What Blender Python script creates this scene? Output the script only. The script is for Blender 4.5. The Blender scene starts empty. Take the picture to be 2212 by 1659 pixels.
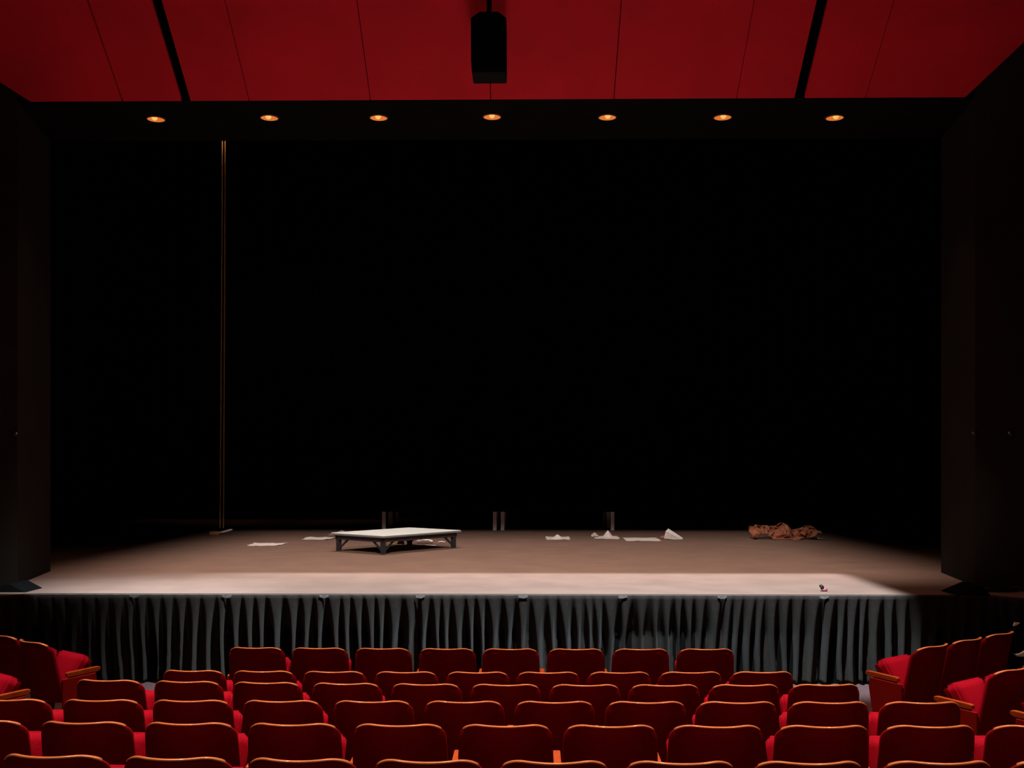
import bpy, bmesh, math, random
from mathutils import Vector, Matrix, noise
random.seed(7)
PI = math.pi
sc = bpy.context.scene
C = bpy.context.scene.collection

# ------------------------------------------------------------------ camera
F = 2305.0; W = 2212.0; H = 1659.0; YH = 1000.0; EYE = 2.45; YAW = math.radians(0.8)
cam = bpy.data.cameras.new('camera'); co = bpy.data.objects.new('camera', cam); C.objects.link(co)
co.location = (0, 0, EYE); co.rotation_euler = (PI/2, 0, YAW)
cam.sensor_width = 36; cam.lens = 36*F/W; cam.shift_y = (YH-H/2)/W
cam.clip_end = 200; sc.camera = co

def ray(px, py):
    a = (px-W/2)/F
    return Vector((a*math.cos(YAW)-math.sin(YAW), a*math.sin(YAW)+math.cos(YAW), (YH-py)/F))
def onz(px, py, z):
    d = ray(px, py); t = (z-EYE)/d.z
    return Vector((d.x*t, d.y*t, z))
def ony(px, py, Y):
    d = ray(px, py); t = Y/d.y
    return Vector((d.x*t, Y, EYE+d.z*t))

# ------------------------------------------------------------------ world and exposure
wd = bpy.data.worlds.new('world'); sc.world = wd; wd.use_nodes = True
wd.node_tree.nodes['Background'].inputs[0].default_value = (0.02, 0.02, 0.02, 1)
wd.node_tree.nodes['Background'].inputs[1].default_value = 0.1
sc.view_settings.view_transform = 'Standard'; sc.view_settings.look = 'None'
sc.view_settings.exposure = 0; sc.view_settings.gamma = 1

# ------------------------------------------------------------------ stage and house lamps, with added fills
def lamp(name, loc, target, power, color, deg, blend, size=0.08, square=False, sx=1.0, sy=1.0):
    l = bpy.data.lights.new(name, 'SPOT'); o = bpy.data.objects.new(name, l); C.objects.link(o)
    l.energy = power; l.color = color; l.spot_size = math.radians(deg); l.spot_blend = blend
    l.shadow_soft_size = size; l.use_square = square
    o.location = loc
    d = Vector(target)-Vector(loc)
    # keep the lamp's local X level so that a shuttered beam stays square to the stage
    z = -d.normalized(); x = Vector((0, 1, 0)).cross(z).normalized() if abs(z.z) > 0.95 else Vector((0, 0, 1)).cross(z).normalized()
    y = z.cross(x)
    o.matrix_world = Matrix.Translation(Vector(loc)) @ Matrix((x, y, z)).transposed().to_4x4() @ Matrix.Diagonal((sx, sy, 1, 1))
    return o
def shuttered(name, loc, power, color, x0, x1, y0, y1, sl, sr, sn, sf, tilt=None, z=1.0, size=0.06):
    """a lamp whose shutters frame a rectangle x0..x1, y0..y1 of the stage floor; sl, sr, sn, sf soften each edge"""
    o = lamp(name, loc, (loc[0], loc[1], 0), power, color, 172, 0.02, size)
    o.matrix_world = Matrix.Translation(Vector(loc))
    l = o.data; l.use_nodes = True; nt = l.node_tree; em = nt.nodes['Emission']
    tc = nt.nodes.new('ShaderNodeTexCoord'); sp = nt.nodes.new('ShaderNodeSeparateXYZ'); nt.links.new(tc.outputs['Normal'], sp.inputs[0])
    def M(op, a, b=None, c=None):
        n = nt.nodes.new('ShaderNodeMath'); n.operation = op
        for k, v in enumerate((a, b, c)):
            if v is None: continue
            if isinstance(v, (int, float)): n.inputs[k].default_value = v
            else: nt.links.new(v, n.inputs[k])
        return n.outputs[0]
    h = loc[2]-z
    X = M('MULTIPLY_ADD', M('DIVIDE', sp.outputs['X'], sp.outputs['Z']), -h, loc[0])
    Y = M('MULTIPLY_ADD', M('DIVIDE', sp.outputs['Y'], sp.outputs['Z']), -h, loc[1])
    def step(v, a, b, r0=0.0, r1=1.0):
        n = nt.nodes.new('ShaderNodeMapRange'); n.interpolation_type = 'SMOOTHSTEP'
        nt.links.new(v, n.inputs[0]); n.inputs[1].default_value = a; n.inputs[2].default_value = b
        n.inputs[3].default_value = r0; n.inputs[4].default_value = r1; return n.outputs[0]
    m = M('MULTIPLY', M('MULTIPLY', step(X, x0-sl, x0+sl), step(X, x1-sr, x1+sr, 1, 0)), M('MULTIPLY', step(Y, y0-sn, y0+sn), step(Y, y1-sf, y1+sf, 1, 0)))
    if tilt: m = M('MULTIPLY', m, step(Y, tilt[0], tilt[1], 1.0, tilt[2]))
    nt.links.new(m, em.inputs['Strength'])
    return o
COOL = (0.74, 0.90, 1.0); NEUT = (1.0, 0.85, 0.75); AMB = (1.0, 0.56, 0.36); WARM = (1.0, 0.58, 0.36)
# front of house profile lamps, shuttered to the apron
shuttered('profile_lamp', (1.4, 8.6, 9.1), 11600, COOL, -3.9, 4.12, 10.9, 14.02, 1.1, 0.16, 0.3, 0.16)
shuttered('profile_lamp', (-2.6, 8.6, 9.1), 12500, COOL, -5.5, -3.4, 11.74, 13.3, 1.3, 1.2, 0.03, 1.0)
# wash from the house and from above the stage
shuttered('stage_wash_lamp', (-0.4, 2.0, 10.6), 8800, NEUT, -5.8, 5.3, 13.4, 22.7, 1.2, 1.2, 1.0, 0.7, None)
shuttered('stage_wash_lamp', (-2.0, 18.9, 10.9), 3300, NEUT, -5.6, 5.1, 13.2, 20.6, 1.4, 1.3, 1.2, 2.0, (13.5, 20.0, 0.6))
# warm house lamps over the seats; an added rear fill lifts the seat backs
for hx in (-3.6, 0.2, 4.0):
    lamp('house_lamp', (hx, 9.3, 8.8), (hx, 6.3, 0.6), 2300, WARM, 80, 1.0, 0.25)
lamp('rear_fill_lamp', (0, -3.5, 7.5), (0, 6.0, 0.4), 330, WARM, 60, 1.0, 0.5)
# added fill low before the stage, standing in for stage bounce on the boards
lamp('ceiling_bounce_fill', (-0.1, 10.3, 0.3), (-0.1, 11.6, 7.0), 250, (1.0, 0.84, 0.78), 94, 0.5, 0.45)
rt = ony(484, 305, 22.2)
lamp('rope_fill_lamp', rt+Vector((0.0, -0.62, 0.85)), rt+Vector((0, 0, 0.16)), 100, AMB, 56, 1.0, 0.04)  # unseen spot added close by to brighten the top of the rope

# ------------------------------------------------------------------ materials
def mat(name, col, rough=0.6, spec=0.5, metal=0, noise_amt=0.0, scale=8.0, bump=0.0, emit=None, estr=0, sheen=0, coat=0):
    m = bpy.data.materials.new(name); m.use_nodes = True
    nt = m.node_tree; b = nt.nodes['Principled BSDF']
    b.inputs['Base Color'].default_value = (*col, 1); b.inputs['Roughness'].default_value = rough
    b.inputs['Specular IOR Level'].default_value = spec; b.inputs['Metallic'].default_value = metal
    if sheen: b.inputs['Sheen Weight'].default_value = sheen
    if coat: b.inputs['Coat Weight'].default_value = coat
    if emit:
        b.inputs['Emission Color'].default_value = (*emit, 1); b.inputs['Emission Strength'].default_value = estr
    if noise_amt or bump:
        tc = nt.nodes.new('ShaderNodeTexCoord'); n = nt.nodes.new('ShaderNodeTexNoise')
        n.inputs['Scale'].default_value = scale; n.inputs['Detail'].default_value = 5
        nt.links.new(tc.outputs['Object'], n.inputs['Vector'])
        if noise_amt:
            r = nt.nodes.new('ShaderNodeValToRGB')
            r.color_ramp.elements[0].position = 0.3; r.color_ramp.elements[1].position = 0.7
            r.color_ramp.elements[0].color = (*[c*(1-noise_amt) for c in col], 1)
            r.color_ramp.elements[1].color = (*[min(1, c*(1+noise_amt)) for c in col], 1)
            nt.links.new(n.outputs['Fac'], r.inputs['Fac']); nt.links.new(r.outputs['Color'], b.inputs['Base Color'])
        if bump:
            bp = nt.nodes.new('ShaderNodeBump'); bp.inputs['Strength'].default_value = bump; bp.inputs['Distance'].default_value = 0.01
            nt.links.new(n.outputs['Fac'], bp.inputs['Height']); nt.links.new(bp.outputs['Normal'], b.inputs['Normal'])
    return m
M_stage = mat('stage_floor_paint', (0.238, 0.140, 0.107), 0.75, 0.25, noise_amt=0.10, scale=2.2, bump=0.1)
M_ceil = mat('red_ceiling_paint', (0.60, 0.008, 0.020), 0.8, 0.2, noise_amt=0.10, scale=1.3)
M_black = mat('black_paint', (0.004, 0.0036, 0.003), 0.9, 0.04, noise_amt=0.2, scale=3)
M_wall = mat('dark_wall_paint', (0.020, 0.015, 0.012), 0.85, 0.05, noise_amt=0.15, scale=2)
M_velvet = mat('black_velvet', (0.003, 0.003, 0.003), 0.95, 0.05)
M_skirt = mat('black_skirt_cloth', (0.025, 0.0195, 0.0165), 0.9, 0.05, noise_amt=0.15, scale=30, sheen=0.05)
M_carpet = mat('aisle_carpet', (0.10, 0.055, 0.055), 0.95, 0.1, noise_amt=0.3, scale=40, bump=0.3)
M_shell = mat('dark_red_seat_shell', (0.20, 0.0015, 0.007), 0.6, 0.1, noise_amt=0.08, scale=10)
M_fab = mat('crimson_seat_fabric', (0.46, 0.007, 0.040), 0.9, 0.05, noise_amt=0.08, scale=60, bump=0.15)
M_trim = mat('orange_wood_edge', (0.80, 0.30, 0.12), 0.35, 0.5, noise_amt=0.15, scale=12, coat=0.3)
M_arm = mat('orange_wood_armrest', (0.50, 0.10, 0.02), 0.4, 0.5, noise_amt=0.2, scale=14)
M_panel = mat('red_end_panel', (0.34, 0.008, 0.004), 0.55, 0.3, noise_amt=0.08, scale=8)
M_iron = mat('black_seat_iron', (0.015, 0.012, 0.012), 0.5, 0.4)
M_paper = mat('white_paper', (0.88, 0.76, 0.73), 0.8, 0.2, noise_amt=0.12, scale=22)
M_news = mat('grey_printed_paper', (0.52, 0.44, 0.43), 0.8, 0.2, noise_amt=0.3, scale=30)
M_kraft = mat('brown_kraft_paper', (0.42, 0.16, 0.09), 0.8, 0.2, noise_amt=0.35, scale=9)
M_tan = mat('tan_paper', (0.62, 0.36, 0.16), 0.75, 0.2, noise_amt=0.2, scale=20)
M_deck = mat('pale_deck_board', (0.88, 0.92, 0.90), 0.5, 0.3, noise_amt=0.05, scale=8)
M_edge = mat('grey_deck_edging', (0.20, 0.22, 0.22), 0.5, 0.4)
M_frame = mat('black_deck_frame', (0.028, 0.028, 0.034), 0.5, 0.4)
M_pale = mat('pale_metal_leg', (0.75, 0.60, 0.62), 0.5, 0.4)
M_rope = mat('hemp_rope', (0.60, 0.36, 0.12), 0.8, 0.2, noise_amt=0.25, scale=50)
M_pulley = mat('orange_brown_pulley', (0.42, 0.17, 0.07), 0.6, 0.4)
M_cab = mat('black_speaker_cabinet', (0.004, 0.004, 0.004), 0.8, 0.1)
M_grille = mat('black_grille_cloth', (0.003, 0.003, 0.003), 0.9, 0.1, bump=0.4, scale=300)
M_tab = mat('pale_fastening_tab', (0.16, 0.145, 0.135), 0.8, 0.2, noise_amt=0.4, scale=60)
M_white = mat('white_plastic', (0.75, 0.74, 0.70), 0.5, 0.4)
M_steel = mat('dull_steel', (0.35, 0.35, 0.35), 0.4, 0.5, metal=0.6)
M_ring = mat('lamp_trim_ring', (0.05, 0.03, 0.02), 0.5, 0.4)
M_reflector = mat('glowing_reflector', (0.5, 0.25, 0.1), 0.4, emit=(1.0, 0.22, 0.03), estr=0.60)
M_bulb = mat('glowing_bulb', (1, 0.7, 0.3), 0.4, emit=(1.0, 0.42, 0.10), estr=1.1)
M_lip = mat('stage_edge_strip', (0.16, 0.15, 0.14), 0.6, 0.3)

# ------------------------------------------------------------------ mesh helpers
def link(name, bm, m, parent=None, smooth=False, loc=None):
    bmesh.ops.recalc_face_normals(bm, faces=bm.faces)
    me = bpy.data.meshes.new(name); bm.to_mesh(me); bm.free()
    if smooth:
        for p in me.polygons: p.use_smooth = True
    for x in (m if isinstance(m, (list, tuple)) else [m]): me.materials.append(x)
    o = bpy.data.objects.new(name, me); C.objects.link(o)
    if parent: o.parent = parent
    if loc: o.location = loc
    return o
def tag(o, label, cat, group=None, kind=None):
    o['label'] = label; o['category'] = cat
    if group: o['group'] = group
    if kind: o['kind'] = kind
    return o
def thing(name, label, cat, loc=(0, 0, 0), rz=0, group=None):
    o = bpy.data.objects.new(name, None); C.objects.link(o); o.empty_display_size = 0.1
    o.location = loc; o.rotation_euler = (0, 0, rz)
    return tag(o, label, cat, group)
def struct(name, bm, m, smooth=False):
    o = link(name, bm, m, None, smooth); o['kind'] = 'structure'; return o
def box(bm, x0, x1, y0, y1, z0, z1, mx=None):
    vs = [bm.verts.new(Vector(p)) for p in ((x0,y0,z0),(x1,y0,z0),(x1,y1,z0),(x0,y1,z0),(x0,y0,z1),(x1,y0,z1),(x1,y1,z1),(x0,y1,z1))]
    if mx is not None:
        for v in vs: v.co = mx @ v.co
    fs = [bm.faces.new([vs[i] for i in f]) for f in ((3,2,1,0),(4,5,6,7),(0,1,5,4),(1,2,6,5),(2,3,7,6),(3,0,4,7))]
    return fs
def prism(bm, pts, off):
    """closed polygon pts (3D) extruded by vector off"""
    off = Vector(off); a = [bm.verts.new(Vector(p)) for p in pts]; b = [bm.verts.new(Vector(p)+off) for p in pts]
    bm.faces.new(a); bm.faces.new(b[::-1]); n = len(a)
    for i in range(n): bm.faces.new((a[i], b[i], b[(i+1) % n], a[(i+1) % n]))
def tube(bm, pts, r, n=8):
    rings = []
    for i, p in enumerate(pts):
        p = Vector(p); d = (Vector(pts[min(i+1, len(pts)-1)])-Vector(pts[max(i-1, 0)])).normalized()
        x = d.orthogonal().normalized() if abs(d.z) > 0.9 else Vector((0, 0, 1)).cross(d).normalized()
        y = d.cross(x); rr = r[i] if isinstance(r, (list, tuple)) else r
        rings.append([bm.verts.new(p+rr*(math.cos(2*PI*k/n)*x+math.sin(2*PI*k/n)*y)) for k in range(n)])
    for a, b in zip(rings, rings[1:]):
        for k in range(n): bm.faces.new((a[k], a[(k+1) % n], b[(k+1) % n], b[k]))
    bm.faces.new(rings[0][::-1]); bm.faces.new(rings[-1])
def lathe(bm, prof, n=32, cen=(0, 0, 0)):
    cen = Vector(cen); rings = []
    for r, z in prof:
        rings.append([bm.verts.new(cen+Vector((r*math.cos(2*PI*k/n), r*math.sin(2*PI*k/n), z))) for k in range(n)] if r > 1e-5 else [bm.verts.new(cen+Vector((0, 0, z)))])
    for a, b in zip(rings, rings[1:]):
        for k in range(n):
            k2 = (k+1) % n
            if len(a) == 1 and len(b) == 1: continue
            if len(a) == 1: bm.faces.new((a[0], b[k], b[k2]))
            elif len(b) == 1: bm.faces.new((a[k], a[k2], b[0]))
            else: bm.faces.new((a[k], a[k2], b[k2], b[k]))
def bevel(bm, w, seg=2):
    bmesh.ops.bevel(bm, geom=list(bm.edges), offset=w, segments=seg, affect='EDGES', profile=0.6)
def new(): return bmesh.new()

# ------------------------------------------------------------------ the setting
ST = 1.0                       # stage height
YF = 11.77                     # stage front edge
YP0, YP1 = 12.62, 14.2         # proscenium, front and back
ZS = 6.75                      # soffit height
XL, XR = ony(109, 1200, 14.2).x, ony(2033, 1200, 14.2).x
IL, IR = ony(38, 218, 12.62).x, ony(2106, 212, 12.62).x           # proscenium opening

def ramp(y):                   # auditorium floor height
    for (a, za), (b, zb) in (((-8, 1.25), (4.0, 0.36)), ((4.0, 0.36), (4.9, 0.30)), ((4.9, 0.30), (5.8, 0.235)), ((5.8, 0.235), (6.7, 0.155)), ((6.7, 0.155), (7.7, 0.075)), ((7.7, 0.075), (8.5, 0.0))):
        if y <= b: return za+(zb-za)*(y-a)/(b-a)
    return 0.0
bm = new()
ys = [-8, 4.0, 4.9, 5.8, 6.7, 7.7, 8.5, 30]
prism(bm, [(-10, y, ramp(y)) for y in ys]+[(-10, 30, -0.3), (-10, -8, -0.3)], (20, 0, 0))
struct('floor', bm, M_carpet)
# stage: top with forward corner wings
bm = new()
outl = [(-10, 10.9), (-6.6, 10.9), (-5.42, YF), (-5.0, YF), (4.82, YF), (5.06, YF), (5.52, 11.33), (5.60, 11.31), (5.60, 12.2), (10, 12.2), (10, 27.9), (-10, 27.9)]
prism(bm, [(x, y, ST-0.03) for x, y in outl], (0, 0, 0.03))
stg = struct('stage', bm, M_stage)
bm = new()
inn = [(-9.9, 11.0), (-6.55, 11.0), (-5.4, YF+0.12), (4.95, YF+0.12), (5.44, 11.5), (5.44, 12.3), (9.9, 12.3), (9.9, 27.8), (-9.9, 27.8)]
prism(bm, [(x, y, 0.005) for x, y in inn], (0, 0, ST-0.04))
o = struct('trim_1', bm, M_black)
# thin metal strip along the stage edge
bm = new()
edge = [(-8, 10.9), (-6.6, 10.9), (-5.42, YF), (5.06, YF), (5.55, 11.32)]
for (a, b) in zip(edge, edge[1:]):
    a = Vector((*a, ST+0.001)); b = Vector((*b, ST+0.001)); n = Vector((0, 0, 1)).cross((b-a).normalized())*0.02
    prism(bm, [a, b, b+n, a+n], (0, 0, 0.004))
struct('trim_2', bm, M_lip)

# proscenium: soffit slab, header above it, side returns
bm = new(); box(bm, -7.5, 7.5, YP0, YP1, ZS, ZS+0.35)
struct('trim_3', bm, M_black)
bm = new(); box(bm, -11, 11, YP1-0.02, YP1+0.2, ZS+0.35, 14)
struct('wall_front', bm, M_black)
for nm, s, X0 in (('trim_4', -1, XL), ('trim_5', 1, XR)):
    bm = new()
    inner = IL if s < 0 else IR
    # return wall of the opening, widening slightly towards the stage, then splayed wall towards the house
    prism(bm, [(X0, YP1, ST), (inner, YP0, ST), (inner+s*0.75, YP0, ST), (X0+s*0.9, YP1, ST)], (0, 0, ZS+3-ST))
    prism(bm, [(X0+s*0.9, YP1-0.02, ST), (X0+s*4, YP1-0.02, ST), (X0+s*4, YP1+0.2, ST), (X0+s*0.9, YP1+0.2, ST)], (0, 0, 12))
    struct(nm, bm, M_wall)
for nm, s in (('wall_left', -1), ('wall_right', 1)):
    bm = new(); i = abs(IL) if s < 0 else IR
    pts = [(s*i, YP0), (s*(i+0.9), YP0-1.05), (s*9.6, 9.4), (s*9.6, -8), (s*9.9, -8), (s*9.9, 9.6), (s*(i+0.95), YP0-0.85), (s*(i+0.1), YP0+0.05)]
    prism(bm, [(x, y, 0.0) for x, y in pts], (0, 0, 13.5))
    struct(nm, bm, M_wall)
# stage house: black walls and grid
for nm, b in (('wall_stage_left', (-10.2, -10, YP1, 28.2, 0, 14)), ('wall_stage_right', (10, 10.2, YP1, 28.2, 0, 14)), ('wall_back', (-10.2, 10.2, 28, 28.2, 0, 14))):
    bm = new(); box(bm, *b); struct(nm, bm, M_velvet)
bm = new(); box(bm, -10.2, 10.2, YP1, 28.2, 14, 14.2); struct('ceiling_stage', bm, M_velvet)
bm = new(); box(bm, -10, 10, -8.2, -8, 0, 13.5); struct('wall_rear', bm, M_black)

# red ceiling: sloping boards above the proscenium
SL = 0.737
bm = new()
def bx(px): return ony(px, 213, YP0).x
cuts = [(bx(66), bx(264)-.006, 0.10), (bx(266), bx(392), 0.05), (bx(412), bx(538)-.004, 0.05), (bx(538)+.006, bx(800)-.004, 0), (bx(800)+.006, bx(1060)-.004, 0), (bx(1060)+.006, bx(1326)-.004, 0),
        (bx(1326)+.006, bx(1591)-.004, 0), (bx(1591)+.004, bx(1716), 0.05), (bx(1738), bx(1869), 0.05), (bx(1869)+.008, bx(2085), 0.10)]
LEN = 5.2
def eo(x, y):                 # outer edges of the red boards run outwards away from the stage
    if abs(x-bx(66)) < 1e-3: return max(-9.5, x-1.37*(YP0-y))
    if abs(x-bx(2085)) < 1e-3: return min(9.5, x+0.83*(YP0-y))
    return x
def cz(y): return ZS+SL*(YP0-y)
for a, b, t in cuts:
    mid = (a+b)/2; s = -1 if mid < 0 else 1
    def q(x, y, up): 
        lift = t*((x-a) if s > 0 else (b-x))*min(1.0, (YP0-y)/2.0)     # outer boards twist upward and away to the sides
        return (x, y, cz(y)+lift+up)
    ysn = [YP0, YP0-0.7, YP0-1.4, YP0-2.1, YP0-LEN]
    for y0, y1 in zip(ysn, ysn[1:]):
        v = [bm.verts.new(Vector(q(x, y, u))) for u in (0, 0.05) for x, y in ((eo(a, y0), y0), (eo(b, y0), y0), (eo(b, y1), y1), (eo(a, y1), y1))]
        for f in ((0,1,2,3),(7,6,5,4),(0,4,5,1),(1,5,6,2),(2,6,7,3),(3,7,4,0)): bm.faces.new([v[k] for k in f])
struct('ceiling', bm, M_ceil)
# black void behind the boards and the flat house ceiling
bm = new()
prism(bm, [(-10, YP0, ZS+0.36), (-10, YP0-LEN, cz(YP0-LEN)+0.5), (-10, YP0-LEN, cz(YP0-LEN)+0.7), (-10, YP0+0.1, ZS+0.7)], (20, 0, 0))
box(bm, -10, 10, -8, YP0-LEN+0.02, cz(YP0-LEN)+0.3, cz(YP0-LEN)+0.6)
struct('ceiling_house', bm, M_black)

# ------------------------------------------------------------------ the seven lamps in the proscenium soffit
def downlight(px, py, label, first):
    c = onz(px, py, ZS)
    t = thing('recessed_downlight', label, 'lamp', (c.x, c.y, ZS), 0, 'glowing downlights in the proscenium soffit')
    bm = new(); lathe(bm, [(0.122, 0.0), (0.122, -0.012), (0.106, -0.016), (0.105, -0.004), (0.105, 0.0)], 40)
    link('trim_ring', bm, M_ring, t, True)
    bm = new(); lathe(bm, [(0.105, -0.012), (0.088, -0.006), (0.05, -0.002), (0.0, -0.001)], 40)
    link('reflector', bm, M_reflector, t, True)
    bm = new(); lathe(bm, [(0.0, -0.042), (0.018, -0.038), (0.032, -0.024), (0.036, -0.012), (0.030, -0.003)], 24)
    link('bulb', bm, M_bulb, t, True, (0, -0.055, 0))
    l = bpy.data.lights.new('downlight_lamp', 'SPOT'); o = bpy.data.objects.new('downlight_lamp', l); C.objects.link(o)
    l.energy = 45; l.color = WARM; l.spot_size = math.radians(110); l.spot_blend = 1.0; l.shadow_soft_size = 0.08
    o.parent = t; o.location = (0, 0, -0.06)
DL = [(337, 256, 'far left end of the row'), (582, 253, 'second from the left'), (818, 253, 'third from the left'), (1063, 251, 'middle one below the speaker'),
      (1312, 252, 'third from the right'), (1561, 252, 'second from the right'), (1803, 253, 'far right end of the row')]
for k, (px, py, w) in enumerate(DL):
    downlight(px, py, 'glowing orange round downlight in the black soffit, '+w, k == 0)

# ------------------------------------------------------------------ hanging loudspeaker
def hanging_speaker():
    Y = 11.35; a = ony(1018, 35, Y); b = ony(1094, 158, Y); cx = (a.x+b.x)/2; w = (b.x-a.x)/2; h = a.z-b.z
    t = thing('hanging_speaker', 'black loudspeaker cabinet hanging on a pole in front of the red ceiling', 'speaker', (cx, Y, b.z))
    bm = new()
    pts = [(-w*0.96, 0.0), (w*0.98, 0.0), (w, 0.10), (w, h*0.90), (w*0.55, h), (-w*0.5, h), (-w, h*0.90), (-w, 0.12)]
    prism(bm, [(x, -0.02-0.10*(z/h), z) for x, z in pts], (0, 0.34, 0.0)); bevel(bm, 0.012)
    link('cabinet', bm, M_cab, t, False)
    bm = new(); prism(bm, [(x*0.9, -0.035-0.10*(z/h), z*0.92+0.03) for x, z in pts], (0, 0.012, 0)); link('grille', bm, M_grille, t)
    bm = new(); box(bm, -w*0.6, w*0.6, 0.03, 0.11, h, h+0.02); box(bm, -w*0.6, -w*0.5, 0.03, 0.11, h-0.08, h+0.02); box(bm, w*0.5, w*0.6, 0.03, 0.11, h-0.08, h+0.02)
    link('yoke', bm, M_iron, t)
    bm = new(); tube(bm, [(0, 0.07, h), (0, 0.07, cz(Y+0.07)-b.z+0.02)], 0.03, 12); link('pole', bm, M_iron, t)
    bm = new(); box(bm, -0.12, 0.12, -0.05, 0.19, cz(Y+0.19)-b.z-0.05, cz(Y+0.19)-b.z-0.02); link('mounting_plate', bm, M_iron, t)
hanging_speaker()

# ------------------------------------------------------------------ stage skirt
def skirt():
    t = thing('stage_skirt', 'long pleated black curtain hanging along the front of the stage', 'curtain', (0, YF, 0))
    path = [(-8.0, 10.86), (-6.62, 10.86), (-5.44, YF-0.02), (5.05, YF-0.02), (5.53, 11.30), (5.57, 12.15)]
    P = [Vector((x, y-YF, 0)) for x, y in path]; L = [0]
    for a, b in zip(P, P[1:]): L.append(L[-1]+(b-a).length)
    def at(s):
        for i in range(len(P)-1):
            if s <= L[i+1] or i == len(P)-2:
                d = (P[i+1]-P[i]).normalized(); return P[i]+d*(s-L[i]), Vector((d.y, -d.x, 0))
    rnd = random.Random(3); pl = []; s = 0
    while s < L[-1]:
        w = rnd.uniform(0.10, 0.19); pl.append((s, w, rnd.uniform(0.06, 0.26), rnd.uniform(0.55, 1.0), rnd.uniform(-0.035, 0.035), rnd.uniform(0.0, 0.35))); s += w
    import bisect
    st = [p[0] for p in pl]
    n = int(L[-1]/0.0085); rows = 22; bm = new(); g = []
    for j in range(rows+1):
        q = j/rows; z = ST-0.006-q*(ST-0.02); row = []
        for i in range(n+1):
            s = L[-1]*i/n
            ss = s + 0.02*math.sin(3.1*q+s*5.3)*q
            k = max(0, bisect.bisect_right(st, ss)-1); s0, w, fr, am, dr, fl = pl[k]
            u = (ss-s0)/w
            wid = fr*(1-0.25*q)+ (1-q)**2.2*0.55
            cpos = 0.5+dr/w*q*0.8
            du = abs(u-cpos)
            crest = 1/(1+math.exp((du-wid/2-0.02)/0.06))
            A = 0.010+0.21*min(1, (q/0.45))**1.1*am if q > 0 else 0.010
            c, nn = at(s)
            out = A*(crest-1)+0.028+0.012*math.sin(s*3.7+q*2)*q
            row.append(bm.verts.new((c.x+nn.x*out, c.y+nn.y*out, z)))
        g.append(row)
    for j in range(rows):
        for i in range(n): bm.faces.new((g[j][i], g[j+1][i], g[j+1][i+1], g[j][i+1]))
    o = link('curtain', bm, M_skirt, t, True)
    md = o.modifiers.new('thick', 'SOLIDIFY'); md.thickness = 0.004
    for px in (290, 490, 700, 908, 1130, 1345, 1560, 1780):
        p = ony(px, 1289, YF-0.06); r = random.Random(px); bm = new()
        pts = [(-0.05, 0.012), (0.05, 0.012), (0.052, -0.004), (0.02, -0.016-r.random()*0.006), (-0.012, -0.02), (-0.05, -0.006-r.random()*0.008)]
        prism(bm, [(p.x+x, -0.062, ST-0.016+z) for x, z in pts], (0, 0.004, 0)); link('fastening_tab', bm, M_tab, t)
skirt()

# ------------------------------------------------------------------ black stage curtains
def drape(name, x0, x1, y, z0, z1, label, amp=0.12, pit=0.42, mt=None):
    bm = new(); n = max(8, int(abs(x1-x0)/0.05)); rows = 2; g = []
    r = random.Random(int(abs(x0*100)+y*7)); ph = r.uniform(0, 6)
    for j in range(rows+1):
        z = z1+(z0-z1)*j/rows
        g.append([bm.verts.new((x0+(x1-x0)*i/n, y+amp*math.sin(ph+2*PI*(x0+(x1-x0)*i/n)/pit+0.7*math.sin(i*0.21)), z)) for i in range(n+1)])
    for j in range(rows):
        for i in range(n): bm.faces.new((g[j][i], g[j+1][i], g[j+1][i+1], g[j][i+1]))
    o = link(name, bm, mt or M_velvet, None, True); md = o.modifiers.new('thick', 'SOLIDIFY'); md.thickness = 0.01
    return tag(o, label, 'curtain')
drape('masking_curtain', -9.8, -7.5, 15.6, ST+.01, 13.5, 'black leg curtain hanging at the left, nearest the proscenium')
drape('masking_curtain', -9.8, -8.2, 19.6, ST+.01, 13.5, 'black leg curtain at the left, behind the nearest leg')
drape('masking_curtain', 7.2, 9.8, 15.6, ST+.01, 13.5, 'black leg curtain hanging at the right, nearest the proscenium')
drape('masking_curtain', 7.9, 9.8, 19.6, ST+.01, 13.5, 'black leg curtain at the right, behind the nearest leg')
drape('backdrop_curtain', -9.8, 9.8, 27.3, ST+.01, 13.5, 'full width black velvet backdrop at the back of the stage')

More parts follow.
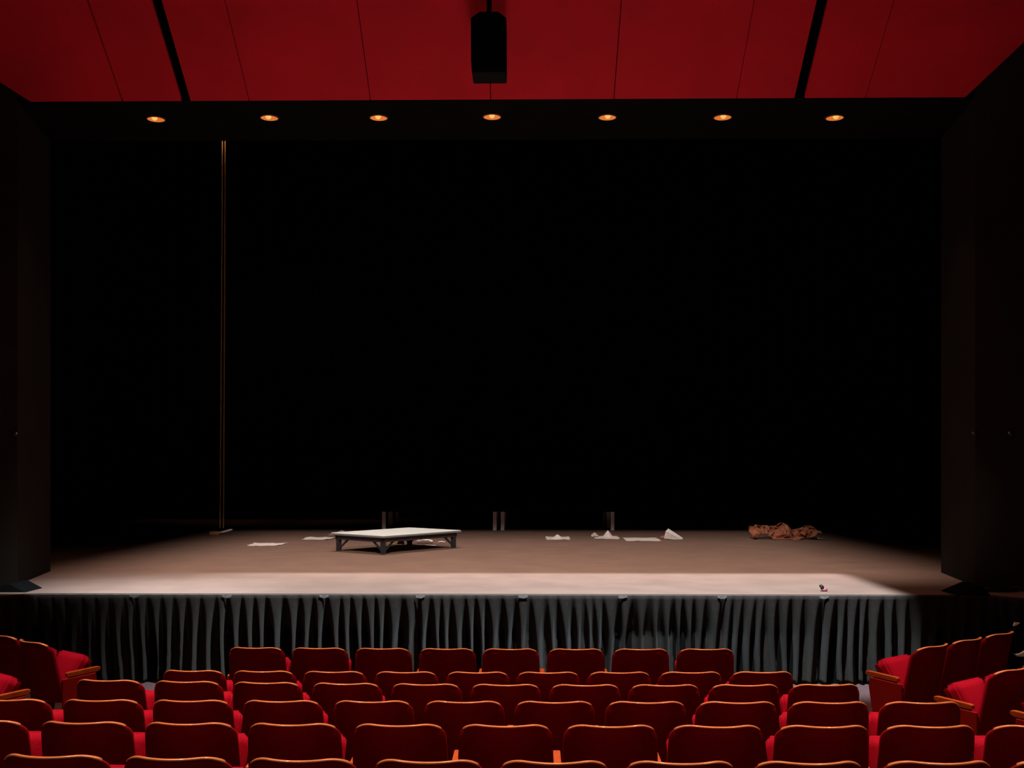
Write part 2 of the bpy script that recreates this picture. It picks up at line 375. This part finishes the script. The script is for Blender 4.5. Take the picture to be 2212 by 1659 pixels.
# ------------------------------------------------------------------ pale topped low platform
def gusset_leg(t, cx, cy, dx, dy, h, m, r=0.035, br=0.2):
    """post at (cx,cy) with two diagonal gusset plates reaching along dx and dy"""
    bm = new(); box(bm, cx-r, cx+r, cy-r, cy+r, 0, h)
    lg = link('leg', bm, m, t)
    for (ax, ay) in ((dx, 0), (0, dy)):
        bm = new()
        # diagonal strut
        p0 = Vector((cx, cy, 0.04)); p1 = Vector((cx+ax*br, cy+ay*br, h)); sd = Vector((ay, -ax, 0)).normalized()*0.008
        w = Vector((ax, ay, 0)).normalized()*0.06
        prism(bm, [p0-sd, p0+w*0.6-sd, p1+w-sd, p1-sd], sd*2)
        link('brace', bm, m, lg)
    return lg
def platform():
    zt = ST+0.30
    l, f, r, b = [onz(*p, zt) for p in ((748, 1150.0), (833, 1160.5), (965, 1144.5), (878, 1138.5))]
    cen = (l+f+r+b)/4
    ax = ((f-l)+(r-b)); ay = ((r-f)+(b-l)); La, Lb = ax.length/2, ay.length/2
    a2 = math.atan2(ay.y, ay.x)
    a1 = math.atan2(ax.y, ax.x)
    ang = (a2 + a1+PI/2)/2
    t = thing('low_platform', 'low portable platform with pale top and black braced legs on the stage', 'platform', (cen.x, cen.y, ST), ang)
    hx, hy = Lb/2, La/2            # local x along the long side
    bm = new(); box(bm, -hx, hx, -hy, hy, 0.262, 0.294); bevel(bm, 0.012); link('edging', bm, M_edge, t)
    bm = new(); box(bm, -hx+0.012, hx-0.012, -hy+0.012, hy-0.012, 0.28, 0.302); bevel(bm, 0.006); link('tabletop', bm, M_deck, t)
    bm = new(); i = 0.06
    for b4 in ((-hx+i, hx-i, -hy+i, -hy+i+0.03), (-hx+i, hx-i, hy-i-0.03, hy-i), (-hx+i, -hx+i+0.03, -hy+i, hy-i), (hx-i-0.03, hx-i, -hy+i, hy-i)): box(bm, *b4, 0.19, 0.262)
    box(bm, -0.02, 0.02, -hy+i, hy-i, 0.2, 0.262)
    link('frame', bm, M_frame, t)
    for sx in (-1, 1):
        for sy in (-1, 1): gusset_leg(t, sx*(hx-0.1), sy*(hy-0.1), -sx, -sy, 0.2, M_frame, 0.032, 0.2)
    print('PLATFORM', cen, hx*2, hy*2, math.degrees(ang), La, Lb, math.degrees(a1), math.degrees(a2))
platform()

# rear row of black platforms on pale legs
def rear_platform(x0, x1, y0, y1, label):
    t = thing('low_riser', label, 'platform', ((x0+x1)/2, (y0+y1)/2, ST), 0, 'black low risers at the back of the stage')
    hx, hy = (x1-x0)/2, (y1-y0)/2
    bm = new(); box(bm, -hx, hx, -hy, hy, 0.40, 0.47); bevel(bm, 0.008); link('deck', bm, M_black, t)
    for sx in (-1, 1):
        for sy in (-1, 1):
            bm = new(); box(bm, sx*(hx-0.075)-0.04, sx*(hx-0.075)+0.04, sy*(hy-0.06)-0.02, sy*(hy-0.06)+0.02, 0, 0.40); bevel(bm, 0.006); link('leg', bm, M_pale, t)
YR = 22.9
xa, xb, xc = ony(821, 1145, YR).x, ony(1077, 1145, YR).x, ony(1331, 1145, YR).x
rear_platform(xa, xb-0.01, YR, YR+1.22, 'black riser on pale legs at the back, left of the front pair')
rear_platform(xb+0.01, xc, YR, YR+1.22, 'black riser on pale legs at the back, right of the front pair')
rear_platform(xa, xb-0.01, YR+1.25, YR+2.47, 'black riser standing right behind the left rear riser')
rear_platform(xb+0.01, xc, YR+1.25, YR+2.47, 'black riser standing right behind the right rear riser')

# ------------------------------------------------------------------ papers
def sheet(name, label, cat, px0, px1, pt, pb, h, mt, seed, group=None, folds=2, peaks=None, curl=0.02, rot=0.0, depth=None, nn=None):
    """a crumpled sheet lying on the stage: its own size and place from where it rests"""
    near = onz((px0+px1)/2, pb, ST); far = onz((px0+px1)/2, pt, ST+h)
    d = near.y; w = (px1-px0)/F*d
    dep = depth if depth else max(0.12, min(0.8, (far.y-near.y)*1.15))
    cx = (near.x); cy = near.y+dep/2
    r = random.Random(seed); n = nn or 26; bm = new(); g = []
    pk = peaks or []
    cr, sr = math.cos(rot), math.sin(rot)
    fl = [(r.uniform(0, PI), r.uniform(-0.4, 0.4), r.uniform(0.4, 1.0)) for _ in range(folds)]
    for j in range(n+1):
        v = j/n-0.5; row = []
        for i in range(n+1):
            u = i/n-0.5
            z = 0.0
            for a, o, s in fl: z += s*max(0, 0.12-abs(math.cos(a)*u+math.sin(a)*v-o))*h*1.6
            z += (noise.noise(Vector((u*4+seed, v*4, seed*1.7)))*0.5+0.35)*h*0.35
            z += curl*max(0, abs(u)-0.42)*4*(0.4+r.random()*0.05)
            for (pu, pv, ph, pr) in pk: z += ph*max(0, 1-math.hypot((u-pu), (v-pv)*0.8)/pr)
            # ragged outline
            eu = 1+0.10*noise.noise(Vector((seed, v*5, 3))); ev = 1+0.22*noise.noise(Vector((u*4, seed, 9)))
            x, y = u*w*eu, v*dep*ev
            row.append(bm.verts.new((x*cr-y*sr, x*sr+y*cr, max(0.004, z))))
        g.append(row)
    for j in range(n):
        for i in range(n): bm.faces.new((g[j][i], g[j][i+1], g[j+1][i+1], g[j+1][i]))
    o = link(name, bm, mt, None, False, (cx, cy, ST)); md = o.modifiers.new('thick', 'SOLIDIFY'); md.thickness = 0.004; md.offset = 1
    return tag(o, label, cat, group)
GP = 'papers scattered on the stage'
sheet('newspaper_sheet', 'long flat white paper spread at the left, nearest the rope', 'paper', 532, 603, 1170, 1179, 0.035, M_paper, 1, GP, 3, curl=0.03)
sheet('newspaper_sheet', 'folded pale paper between the long flat sheet and the pale platform', 'paper', 652, 711, 1157, 1166.5, 0.045, M_paper, 2, GP, 3, [(-0.3, 0, 0.03, 0.3)])
sheet('newspaper_sheet', 'pale pink paper lying just behind the left corner of the pale platform', 'paper', 709, 760, 1146, 1157, 0.08, M_news, 3, GP, 2, [(0.0, 0.2, 0.07, 0.5)])
sheet('paper_scrap', 'orange brown scrap against the pale pink paper by the platform', 'paper', 706, 722, 1151, 1154.5, 0.03, M_kraft, 4, GP, 2, depth=0.1, nn=10)
sheet('paper_scrap', 'crumpled orange tan paper seen under the pale platform', 'paper', 838, 872, 1166, 1178, 0.12, M_tan, 5, GP, 3, [(0.25, 0, 0.09, 0.4), (-0.3, 0, 0.06, 0.25)])
sheet('newspaper_sheet', 'flat pink paper seen under the right half of the pale platform', 'paper', 880, 940, 1173, 1180.0, 0.03, M_paper, 6, GP, 2, depth=0.22)
sheet('newspaper_sheet', 'rolled pink paper behind the flat one under the platform', 'paper', 900, 934, 1163.5, 1174, 0.09, M_paper, 7, GP, 1, [(0, 0, 0.07, 0.9)], depth=0.14)
sheet('paper_scrap', 'small pink paper sticking out past the right leg of the platform', 'paper', 946, 961, 1168, 1173.5, 0.035, M_paper, 8, GP, 1, [(0, 0, 0.03, 0.9)], depth=0.1, nn=10)
sheet('newspaper_sheet', 'small peaked white paper right of the centre, left of the pinkish one', 'paper', 1180, 1232, 1155, 1166, 0.05, M_paper, 9, GP, 2, [(-0.02, -0.1, 0.075, 0.22)])
sheet('newspaper_sheet', 'crumpled white paper with a raised fold below the right pair of riser legs', 'paper', 1286, 1339, 1150, 1164.5, 0.05, M_paper, 10, GP, 3, [(0.1, 0.2, 0.13, 0.22)])
sheet('paper_scrap', 'dark pink crumpled scrap at the left of the raised white paper', 'paper', 1278, 1293, 1152, 1161, 0.08, M_news, 11, GP, 2, [(0, 0, 0.06, 0.6)], depth=0.14, nn=12)
sheet('newspaper_sheet', 'long thin stack of flat white sheets left of the tented paper', 'paper', 1353, 1428, 1159, 1168.5, 0.03, M_paper, 12, GP, 3)
sheet('paper_scrap', 'orange scrap between the flat sheets and the tented paper', 'paper', 1427, 1437, 1155, 1164, 0.07, M_kraft, 13, GP, 2, [(0, 0, 0.05, 0.6)], depth=0.1, nn=10)
def tent():
    p = onz(1450, 1166, ST); k = p.y/F
    t = tag(link('folded_brochure', tent_bm(k), [M_white, M_news], None), 'white folded paper standing like a tent right of the flat sheets', 'paper', GP); t.location = (p.x, p.y+0.05, ST)
def tent_bm(k):
    bm = new()
    # ridge from upper left sloping to the right, one clean panel and one crumpled side
    A = Vector((-3*k, 0.16, 22*k)); B = Vector((26*k, 0.02, 3*k)); Cc = Vector((24*k, -0.04, 0.0)); D = Vector((-10*k, 0.10, 17*k))
    E = Vector((-15*k, 0.0, 2*k)); Ff = Vector((14*k, -0.05, 0.0))
    v = [bm.verts.new(x) for x in (A, B, Cc, D, E, Ff)]
    bm.faces.new((v[0], v[1], v[2], v[3])); 
    f = bm.faces.new((v[3], v[2], v[5], v[4])); f.material_index = 1
    r = bmesh.ops.subdivide_edges(bm, edges=bm.edges[:], cuts=5, use_grid_fill=True)
    for q in bm.verts:
        q.co += Vector((0, 1, 0.3))*noise.noise(q.co*22)*0.02; q.co.z = max(0.003, q.co.z)
    geom = bm.faces[:]; bmesh.ops.solidify(bm, geom=geom, thickness=0.006)
    return bm
tent()
def kraft():
    """big crumpled brown paper"""
    near = onz(1700, 1167, ST); k = near.y/F
    bm = new(); nu, nv = 46, 9; g = []
    # silhouette heights above the floor along its length, in metres
    top = [(0, .30), (.08, .31), (.20, .30), (.33, .28), (.40, .31), (.47, .385), (.52, .365), (.60, .30), (.64, .20), (.70, .21), (.78, .25), (.83, .30), (.90, .295), (.97, .28), (1, .22)]
    bot = [(0, .07), (.08, .05), (.12, .03), (.2, .01), (.3, .0), (.45, -.0), (.6, .0), (.75, .02), (.85, .03), (.92, .10), (1, .17)]
    def f(t, tb):
        for (a, x), (b, y) in zip(tb, tb[1:]):
            if t <= b: return x+(y-x)*(t-a)/(b-a)
    Ln = 145*k
    for j in range(nv+1):
        v = j/nv; row = []
        for i in range(nu+1):
            u = i/nu; z0, z1 = f(u, bot), f(u, top)
            z = z0+(z1-z0)*v
            y = 0.30*v + 0.10*math.sin(u*17+v*3) + 0.09*noise.noise(Vector((u*7, v*3, 2)))*2 + 0.16*abs(noise.noise(Vector((u*16, v*4, 5))))*2
            zz = z + 0.045*noise.noise(Vector((u*13, v*6, 8)))
            row.append(bm.verts.new(((u-0.5)*Ln, y, max(0.004, zz*0.84))))
        g.append(row)
    for j in range(nv):
        for i in range(nu):
            # the arched hollow near the left end
            u, v = i/nu, j/nv
            if ((u-0.19)/0.105)**2+((v-0.0)/0.42)**2 < 1: continue
            bm.faces.new((g[j][i], g[j][i+1], g[j+1][i+1], g[j+1][i]))
    bmesh.ops.delete(bm, geom=[x for x in bm.verts if not x.link_faces], context='VERTS')
    # back side lying down to the floor
    o = link('crumpled_wrapping_paper', bm, M_kraft, None, False, (near.x, near.y+0.05, ST)); md = o.modifiers.new('thick', 'SOLIDIFY'); md.thickness = 0.006
    tag(o, 'large crumpled brown wrapping paper heaped at the right of the stage', 'paper')
kraft()
sheet('paper_scrap', 'tiny grey scrap beside the right end of the brown wrapping paper', 'paper', 1767, 1778, 1161, 1166, 0.05, M_news, 15, None, 1, [(0, 0, 0.04, 0.7)], depth=0.1, nn=8)
def small_pouch():
    p = onz(1782, 1278, ST); k = p.y/F
    t = thing('small_cup_lying', 'small dark and pink crumpled cup lying near the front edge of the stage', 'litter', (p.x-0.01, p.y+0.02, ST))
    t.name = 'crumpled_cup'
    bm = new(); bmesh.ops.create_icosphere(bm, subdivisions=3, radius=1)
    for v in bm.verts:
        q = v.co.copy(); s = 1+0.28*noise.noise(q*2.3)
        v.co = Vector((q.x*0.027*s, q.y*0.03*s, q.z*0.024*s+0.050+q.x*-0.012)); v.co.x -= 0.018
    link('dark_rim', bm, M_iron, t, True)
    bm = new(); bmesh.ops.create_icosphere(bm, subdivisions=3, radius=1)
    for v in bm.verts:
        q = v.co.copy(); s = 1+0.3*noise.noise(q*3.1)
        v.co = Vector((q.x*0.036*s, q.y*0.03*s, max(0.0, q.z*0.024*s+0.022))); v.co.x += 0.008
    link('body', bm, mat('pink_crumpled_paper', (0.42, 0.14, 0.16), 0.7, 0.3, noise_amt=0.5, scale=40), t, False)
small_pouch()

# ------------------------------------------------------------------ hanging rope loop with its floor pulley
def rope():
    Y = 22.2; b = onz(479, 1151, ST); top = ony(484, 200, b.y); Y = b.y
    t = thing('hoist_rope', 'tall golden rope hanging in a narrow loop at the left of the stage', 'rope', (b.x, Y, ST))
    for dx0, dx1 in ((-0.035, -0.024), (0.035, 0.026)):
        bm = new(); n = 120; pts = []
        for i in range(n+1):
            q = i/n; z = 0.10+q*(12.6-0.1); x = dx0+(dx1-dx0)*q+(top.x-b.x)*min(1.2, z/ (top.z-ST))
            pts.append((x, 0.002*math.sin(q*300), z))
        tube(bm, pts, 0.013, 8); link('strand', bm, M_rope, t, True)
    return b
rb = rope()
def pulley():
    p = onz(466, 1156, ST); k = p.y/F
    t = thing('floor_pulley', 'flat orange brown floor pulley with a pale lever below the rope', 'pulley', (p.x, p.y, ST))
    bm = new(); box(bm, -13*k, 9*k, -0.05, 0.12, 0, 0.075); bevel(bm, 0.022, 3); link('housing', bm, M_pulley, t, True)
    bm = new(); tube(bm, [(8*k, 0.02, 0.05), (18*k, 0.08, 0.07), (27*k, 0.14, 0.095), (32*k, 0.16, 0.10)], [0.014, 0.022, 0.024, 0.012], 8); link('lever', bm, M_pale, t, True)
pulley()

# ------------------------------------------------------------------ stage corner wedges, wall fittings, bits at the right edge
def wedge(px0, px1, pxa, py, pya, label):
    a = onz(px0, py, ST); b = onz(px1, py, ST); Y = a.y; w = (b.x-a.x); mx = ony(pxa, pya, Y+0.05)
    t = thing('floor_monitor', label, 'speaker', (a.x, Y, ST), 0, 'black wedge monitors at the stage corners')
    bm = new(); h = mx.z-ST; ap = mx.x-a.x
    prism(bm, [(0, 0, 0), (w, 0, 0), (ap+0.03, 0, h), (ap-0.02, 0, h)], (0, 0.42, 0)); bevel(bm, 0.008)
    link('cabinet', bm, M_cab, t)
    bm = new(); dr = Vector((ap, 0, h)); nn = Vector((-h, 0, ap)).normalized()*0.004
    prism(bm, [dr*0.12+Vector((0, 0.04, 0))+nn, dr*0.9+Vector((0, 0.04, 0))+nn, dr*0.9+Vector((0, 0.38, 0))+nn, dr*0.12+Vector((0, 0.38, 0))+nn], nn)
    link('grille', bm, M_grille, t)
wedge(2062, 2140, 2112, 1286, 1264, 'black wedge monitor speaker at the right front corner of the stage')
wedge(-40, 57, 22, 1279.5, 1261, 'black wedge monitor speaker at the left front corner of the stage')
def wall_fitting(px, py, X, label):
    # on the splayed side wall
    s = 1 if X > 0 else -1
    i = abs(IL) if s < 0 else IR
    a = Vector((s*i, YP0)); b = Vector((s*(i+0.9), YP0-1.05)); d = ray(px, py)
    # intersect ray with wall line
    det = d.x*(-(b-a).y)+(b-a).x*d.y
    t = (a.x*(-(b-a).y)+(b-a).x*a.y)/det
    p = Vector((d.x*t, d.y*t, EYE+d.z*t)); n = Vector((-(a-b).y*s, (a-b).x*s, 0)).normalized()
    if n.y > 0: n = -n
    th = thing('wall_bracket', label, 'bracket', p, math.atan2(n.y, n.x)-PI/2, 'small brackets on the dark side walls')
    bm = new(); box(bm, -0.02, 0.02, 0.0, 0.012, -0.035, 0.02); bevel(bm, 0.004); link('plate', bm, M_iron, th)
    bm = new(); tube(bm, [(0, 0.01, 0), (0, 0.05, 0.0)], 0.012, 10); link('hook', bm, M_steel, th, True)
wall_fitting(2106, 935, 1, 'left one of two small brackets on the right dark wall')
wall_fitting(2184, 935, 1, 'right one of two small brackets on the right dark wall')
wall_fitting(32, 936, -1, 'single small bracket on the left dark wall')
# pale bits beyond the last side seats, at the far right
def pale_bit(name, pts, Y, label, cat, thick=0.03):
    bm = new(); P3 = [ony(x, y, Y) for x, y in pts]; c = sum(P3, Vector())/len(P3)
    zmin = min(p.z for p in P3)
    prism(bm, [p-Vector((c.x, c.y, 0)) for p in P3], (0, thick, 0)); bevel(bm, 0.003)
    o = link(name, bm, M_white, None, False, (c.x, c.y, 0)); tag(o, label, cat)
pale_bit('folding_sign_panel', [(2190, 1353), (2193, 1345), (2204, 1346), (2197, 1351)], 10.95, 'small pale panel corner above the last back of the right side seats', 'panel')
pale_bit('curved_handle', [(2190, 1411), (2196, 1415), (2206, 1413), (2222, 1402), (2230, 1400), (2228, 1412), (2212, 1418.5), (2199, 1418.5)], 10.9, 'pale curved rail end at the far right edge beyond the seats', 'rail', 0.04)
bm = new()
p0 = ony(2205, 1500, 11.0); 
box(bm, p0.x-0.02, p0.x+0.5, 11.0, 11.05, 0, ony(2200, 1352, 11.0).z-0.03)
tag(link('folded_table', bm, M_black, None), 'dark panel standing upright beyond the last seats at the far right', 'panel')
# coil of cable on the stage by the right wall
bm = new(); c = onz(2160, 1277, ST); pts = []
for i in range(60):
    a = i*0.42; pts.append((c.x+(0.22+0.03*math.sin(i*1.7))*math.cos(a), c.y+0.11*math.sin(a)+0.02*math.sin(i), ST+0.012+0.010*(i//15)))
tube(bm, pts, 0.009, 6)
tag(link('coiled_cable', bm, M_iron, None, True), 'coiled black cable on the stage behind the right wedge monitor', 'cable')

# ------------------------------------------------------------------ theatre seats
TOP = 0.87
def hw(z):          # half width of the back at height z
    return 0.254-0.014*max(0, min(1, (z-0.55)/(TOP-0.55)))
def ycurve(u, z):   # plan curve and recline; +y faces the stage
    return -0.118*(1-u*u) + (TOP-z)*0.20
def topz(u):
    au = abs(u); r = 0.48
    return TOP if au < 1-r else TOP-0.084*(1-math.sqrt(max(0, 1-((au-(1-r))/r)**2)))
def back_bm(off0, off1, inset, zb, puff=0.0):
    bm = new(); nu, nv = 22, 9; S = []
    us = [-math.cos(PI*i/nu) for i in range(nu+1)]
    for side, off in ((0, off0), (1, off1)):
        g = []
        for j in range(nv+1):
            row = []
            for u in us:
                zt = topz(u)-inset*0.8; z = zt+(zb-zt)*j/nv; x = u*(hw(z)-inset)
                e = (1-u**4)*math.sin(PI*min(1, max(0, j/nv*0.9+0.08)))
                row.append(bm.verts.new((x, ycurve(u, z)+off+(puff*e if side else 0), z)))
            g.append(row)
        S.append(g)
    for s in S:
        for j in range(nv):
            for i in range(nu): bm.faces.new((s[j][i], s[j][i+1], s[j+1][i+1], s[j+1][i]))
    a, b = S
    for i in range(nu):
        bm.faces.new((a[0][i], a[0][i+1], b[0][i+1], b[0][i])); bm.faces.new((a[nv][i], a[nv][i+1], b[nv][i+1], b[nv][i]))
    for j in range(nv):
        bm.faces.new((a[j][0], a[j+1][0], b[j+1][0], b[j][0])); bm.faces.new((a[j][nu], a[j+1][nu], b[j+1][nu], b[j][nu]))
    return bm
def trim_bm():
    bm = new(); pts = []
    for i in range(41):
        u = 0.90*(i-20)/20; z = topz(u)+0.001; pts.append(Vector((u*hw(z), ycurve(u, z)+0.010, z)))
    rings = []
    for i, p in enumerate(pts):
        d = (pts[min(i+1, len(pts)-1)]-pts[max(0, i-1)]).normalized()
        y = Vector((0, 1, 0)); y = (y-d*y.dot(d)).normalized(); up = d.cross(y); up = up if (up.z > 0 or abs(up.z) < 0.3) else -up
        prof = [(-0.0125, -0.003), (-0.0115, 0.002), (-0.006, 0.0045), (0.006, 0.0045), (0.0115, 0.002), (0.0125, -0.003)]
        rings.append([bm.verts.new(p+y*a+up*b) for a, b in prof])
    for a, b in zip(rings, rings[1:]):
        for k in range(6): bm.faces.new((a[k], a[(k+1) % 6], b[(k+1) % 6], b[k]))
    bm.faces.new(rings[0]); bm.faces.new(rings[-1])
    return bm
def cushion_bm(w, L, th, round_=0.03):
    bm = new(); box(bm, -w, w, 0, L, -th, 0)
    bmesh.ops.subdivide_edges(bm, edges=bm.edges[:], cuts=4, use_grid_fill=True)
    for v in bm.verts:
        a = 1-(v.co.x/w)**2; b = 1-((v.co.y-L/2)/(L/2))**2
        if v.co.z > -th*0.5: v.co.z += 0.022*max(0, a)*max(0, b)
    bmesh.ops.bevel(bm, geom=[e for e in bm.edges if e.calc_face_angle(0) > 0.9], offset=0.018, segments=3, affect='EDGES')
    return bm
ANG = math.radians(58); HY, HZ = 0.14, 0.42
def seat_proto():
    P = {}
    P['back_shell'] = link('back_shell', back_bm(0.0, 0.020, 0.0, 0.33), M_shell, None, True)
    P['back_cushion'] = link('back_cushion', back_bm(0.021, 0.050, 0.030, 0.47, 0.025), M_fab, None, True)
    P['edge_strip'] = link('edge_strip', trim_bm(), M_trim, None, True)
    bm = cushion_bm(0.207, 0.36, 0.095); mx = Matrix.Translation((0, HY, HZ)) @ Matrix.Rotation(ANG, 4, 'X')
    bm.transform(mx); P['seat_cushion'] = link('seat_cushion', bm, M_fab, None, True)
    bm = new(); box(bm, -0.2, 0.2, 0.01, 0.345, -0.125, -0.098); bevel(bm, 0.01); bm.transform(mx)
    P['seat_pan'] = link('seat_pan', bm, M_shell, None, False)
    # iron standard and armrest at the right-hand side (+x)
    def arm(s):
        bm = new(); pts = [(s*0.2750-0.021, y, z-0.035) for y, z in ((0.13, 0.597), (0.14, 0.588), (0.42, 0.600), (0.45, 0.612), (0.45, 0.640), (0.42, 0.644), (0.15, 0.630), (0.13, 0.624))]
        prism(bm, pts, (0.042, 0, 0)); bevel(bm, 0.006); return bm
    def std(s):
        bm = new(); x = s*0.275
        prism(bm, [(x-0.008, y, z) for y, z in ((0.15, 0.558), (0.38, 0.568), (0.36, 0.45), (0.30, 0.06), (0.34, 0.0), (0.10, 0.0), (0.14, 0.06), (0.15, 0.3))], (0.016, 0, 0)); return bm
    P['armrest'] = link('armrest', arm(1), M_arm); P['arm_support'] = link('arm_support', std(1), M_iron)
    P['armrest_l'] = link('armrest', arm(-1), M_arm); P['arm_support_l'] = link('arm_support', std(-1), M_iron)
    for k, s in (('end_panel', 1), ('end_panel_l', -1)):
        bm = new(); x = s*0.296
        prism(bm, [(x-0.010, y, z) for y, z in ((0.085, 0.542), (0.40, 0.558), (0.41, 0.48), (0.38, 0.30), (0.33, 0.05), (0.12, 0.05), (0.085, 0.3))], (0.020, 0, 0)); bevel(bm, 0.005)
        P[k] = link('end_panel', bm, M_panel)
        bm = new(); box(bm, x-0.02 if s < 0 else x+0.010, x-0.010 if s < 0 else x+0.02, 0.275, 0.305, 0.13, 0.19); bevel(bm, 0.004)
        P['light'+('' if s > 0 else '_l')] = link('aisle_light', bm, M_white)
    return P
PR = seat_proto()
used = set()
def seat(loc, rz, label, group, ends=(), light=()):
    t = thing('theater_seat', label, 'seat', loc, rz, group)
    keys = ['back_shell', 'back_cushion', 'edge_strip', 'seat_cushion', 'seat_pan', 'armrest', 'arm_support']
    if 'L' in ends: keys += ['armrest_l', 'arm_support_l', 'end_panel_l']
    if 'R' in ends: keys += ['end_panel']
    if 'L' in light: keys.append('light_l')
    if 'R' in light: keys.append('light')
    for k in keys:
        src = PR[k]
        if k in used:
            c = src.copy(); C.objects.link(c)
        else: c = src; used.add(k)
        c.parent = t
    return t
ORD = ['first', 'second', 'third', 'fourth', 'fifth', 'sixth', 'seventh', 'eighth', 'ninth', 'tenth', 'eleventh']
rows = [   # (name, height of the back top, [(px, py) of each back's top edge middle shoulder])
    ('front row of centre block', 0.870, [(553.5, 1396), (690, 1397.5), (827, 1398), (966, 1399.5), (1103, 1397.5), (1244, 1399.5), (1384.5, 1400), (1525, 1399)]),
    ('second row from the stage', 0.870, [(418, 1445), (570, 1446), (722, 1448), (877, 1448), (1032, 1448), (1184, 1449), (1338, 1448.5), (1492, 1448.5), (1646, 1448)]),
    ('third row from the stage', 0.945, [(236, 1466), (405, 1468), (576, 1469), (748, 1471.5), (920, 1473), (1092, 1475.5), (1264, 1476.5), (1436, 1476), (1609, 1475), (1782, 1474)]),
    ('fourth row from the stage', 1.025, [(22, 1507), (220, 1506.5), (414, 1507.5), (609, 1507.5), (805, 1509.5), (1002, 1511), (1198, 1512), (1396, 1511.5), (1592, 1511), (1791, 1511), (1990, 1512)]),
    ('fifth row from the stage', 1.105, [(-42, 1551), (184, 1553.5), (410, 1556), (634, 1557), (862, 1559), (1092, 1560.5), (1319, 1561), (1548, 1561.5), (1778, 1561), (2007, 1561), (2236, 1562)]),
    ('bottom row of the picture', 1.170, [(118, 1622), (382, 1629.5), (651, 1631), (925, 1634), (1197, 1636.5), (1470, 1637), (1746, 1636), (2025, 1636.5), (2302, 1636)])]
for ri, (rn, zt, pts) in enumerate(rows):
    W3 = [onz(px, py, zt) for px, py in pts]
    # smooth the measured depths along the row with a parabola
    import itertools
    n = len(W3); sx = [sum(p.x**k for p in W3) for k in range(5)]; sy = [sum(p.x**k*p.y for p in W3) for k in range(3)]
    A = Matrix(((sx[0], sx[1], sx[2]), (sx[1], sx[2], sx[3]), (sx[2], sx[3], sx[4]))); cf = A.inverted() @ Vector(sy)
    print('ROW', ri, [round(c, 4) for c in cf], 'pitch', round((W3[-1].x-W3[0].x)/(n-1), 3))
    for k, p in enumerate(W3):
        y = cf[0]+cf[1]*p.x+cf[2]*p.x**2
        px, py = pts[k]; d = ray(px, py); x = d.x*(y/d.y)
        rz = math.atan(cf[1]+2*cf[2]*x)
        ends = []; lt = []
        if k == 0 and ri < 5: ends.append('L')
        if k == n-1 and ri < 5: ends.append('R')
        if k < n/2: w = ORD[k]+' from the left, ' + rn
        else: w = ('last on the right' if k == n-1 else ORD[n-1-k]+' from the right')+', ' + rn
        seat((x, y, zt-TOP), rz, 'dark red seat with orange rim, '+w, 'centre block seats, '+rn, ends, lt)
# side blocks, turned towards the stage
R1 = [onz(2010, 1392, TOP), onz(2093, 1378.5, TOP), onz(2168, 1365.5, TOP)]
print('R1', R1)
angR = math.radians(38)
def row_dir(a): return Vector((math.cos(a), math.sin(a), 0))
base = R1[0]
GR = 'right side block seats'; GL = 'left side block seats'
for k in range(3):
    p = base+row_dir(angR)*0.56*k
    seat((p.x, p.y, 0), angR, 'angled seat of right side block, front row, '+('at the aisle with its cushion half tipped', 'the middle one of three', 'farthest right of three')[k], GR, ['L'] if k == 0 else [], ['L'] if k == 0 else [])
base = onz(2178, 1441, TOP)
for k in range(2):
    p = base+row_dir(angR)*0.56*k
    seat((p.x, p.y, 0), angR, 'angled seat of right side block, second row, '+('at the aisle', 'cut by the picture edge')[k], GR, ['L'] if k == 0 else [])
base = onz(2362, 1467, TOP+0.05); seat((base.x, base.y, 0.05), angR, 'right side block seat, third row, only its orange armrest tip in view', GR, ['L'])
angL = math.radians(-38)
base = onz(78, 1383, TOP)
for k in range(3):
    p = base-row_dir(angL)*0.56*k
    seat((p.x, p.y, 0), angL, 'angled seat of left side block, front row, '+('at the aisle, cushion half tipped', 'cut by the left picture edge', 'outermost and hidden at the left')[k], GL, ['R'] if k == 0 else [])
base = onz(-92, 1427, TOP); seat((base.x, base.y, 0), angL, 'left side block seat in the second row, cushion and armrest peeking in', GL, ['R'])
for o in list(PR.values()):
    if o.parent is None: bpy.data.objects.remove(o)
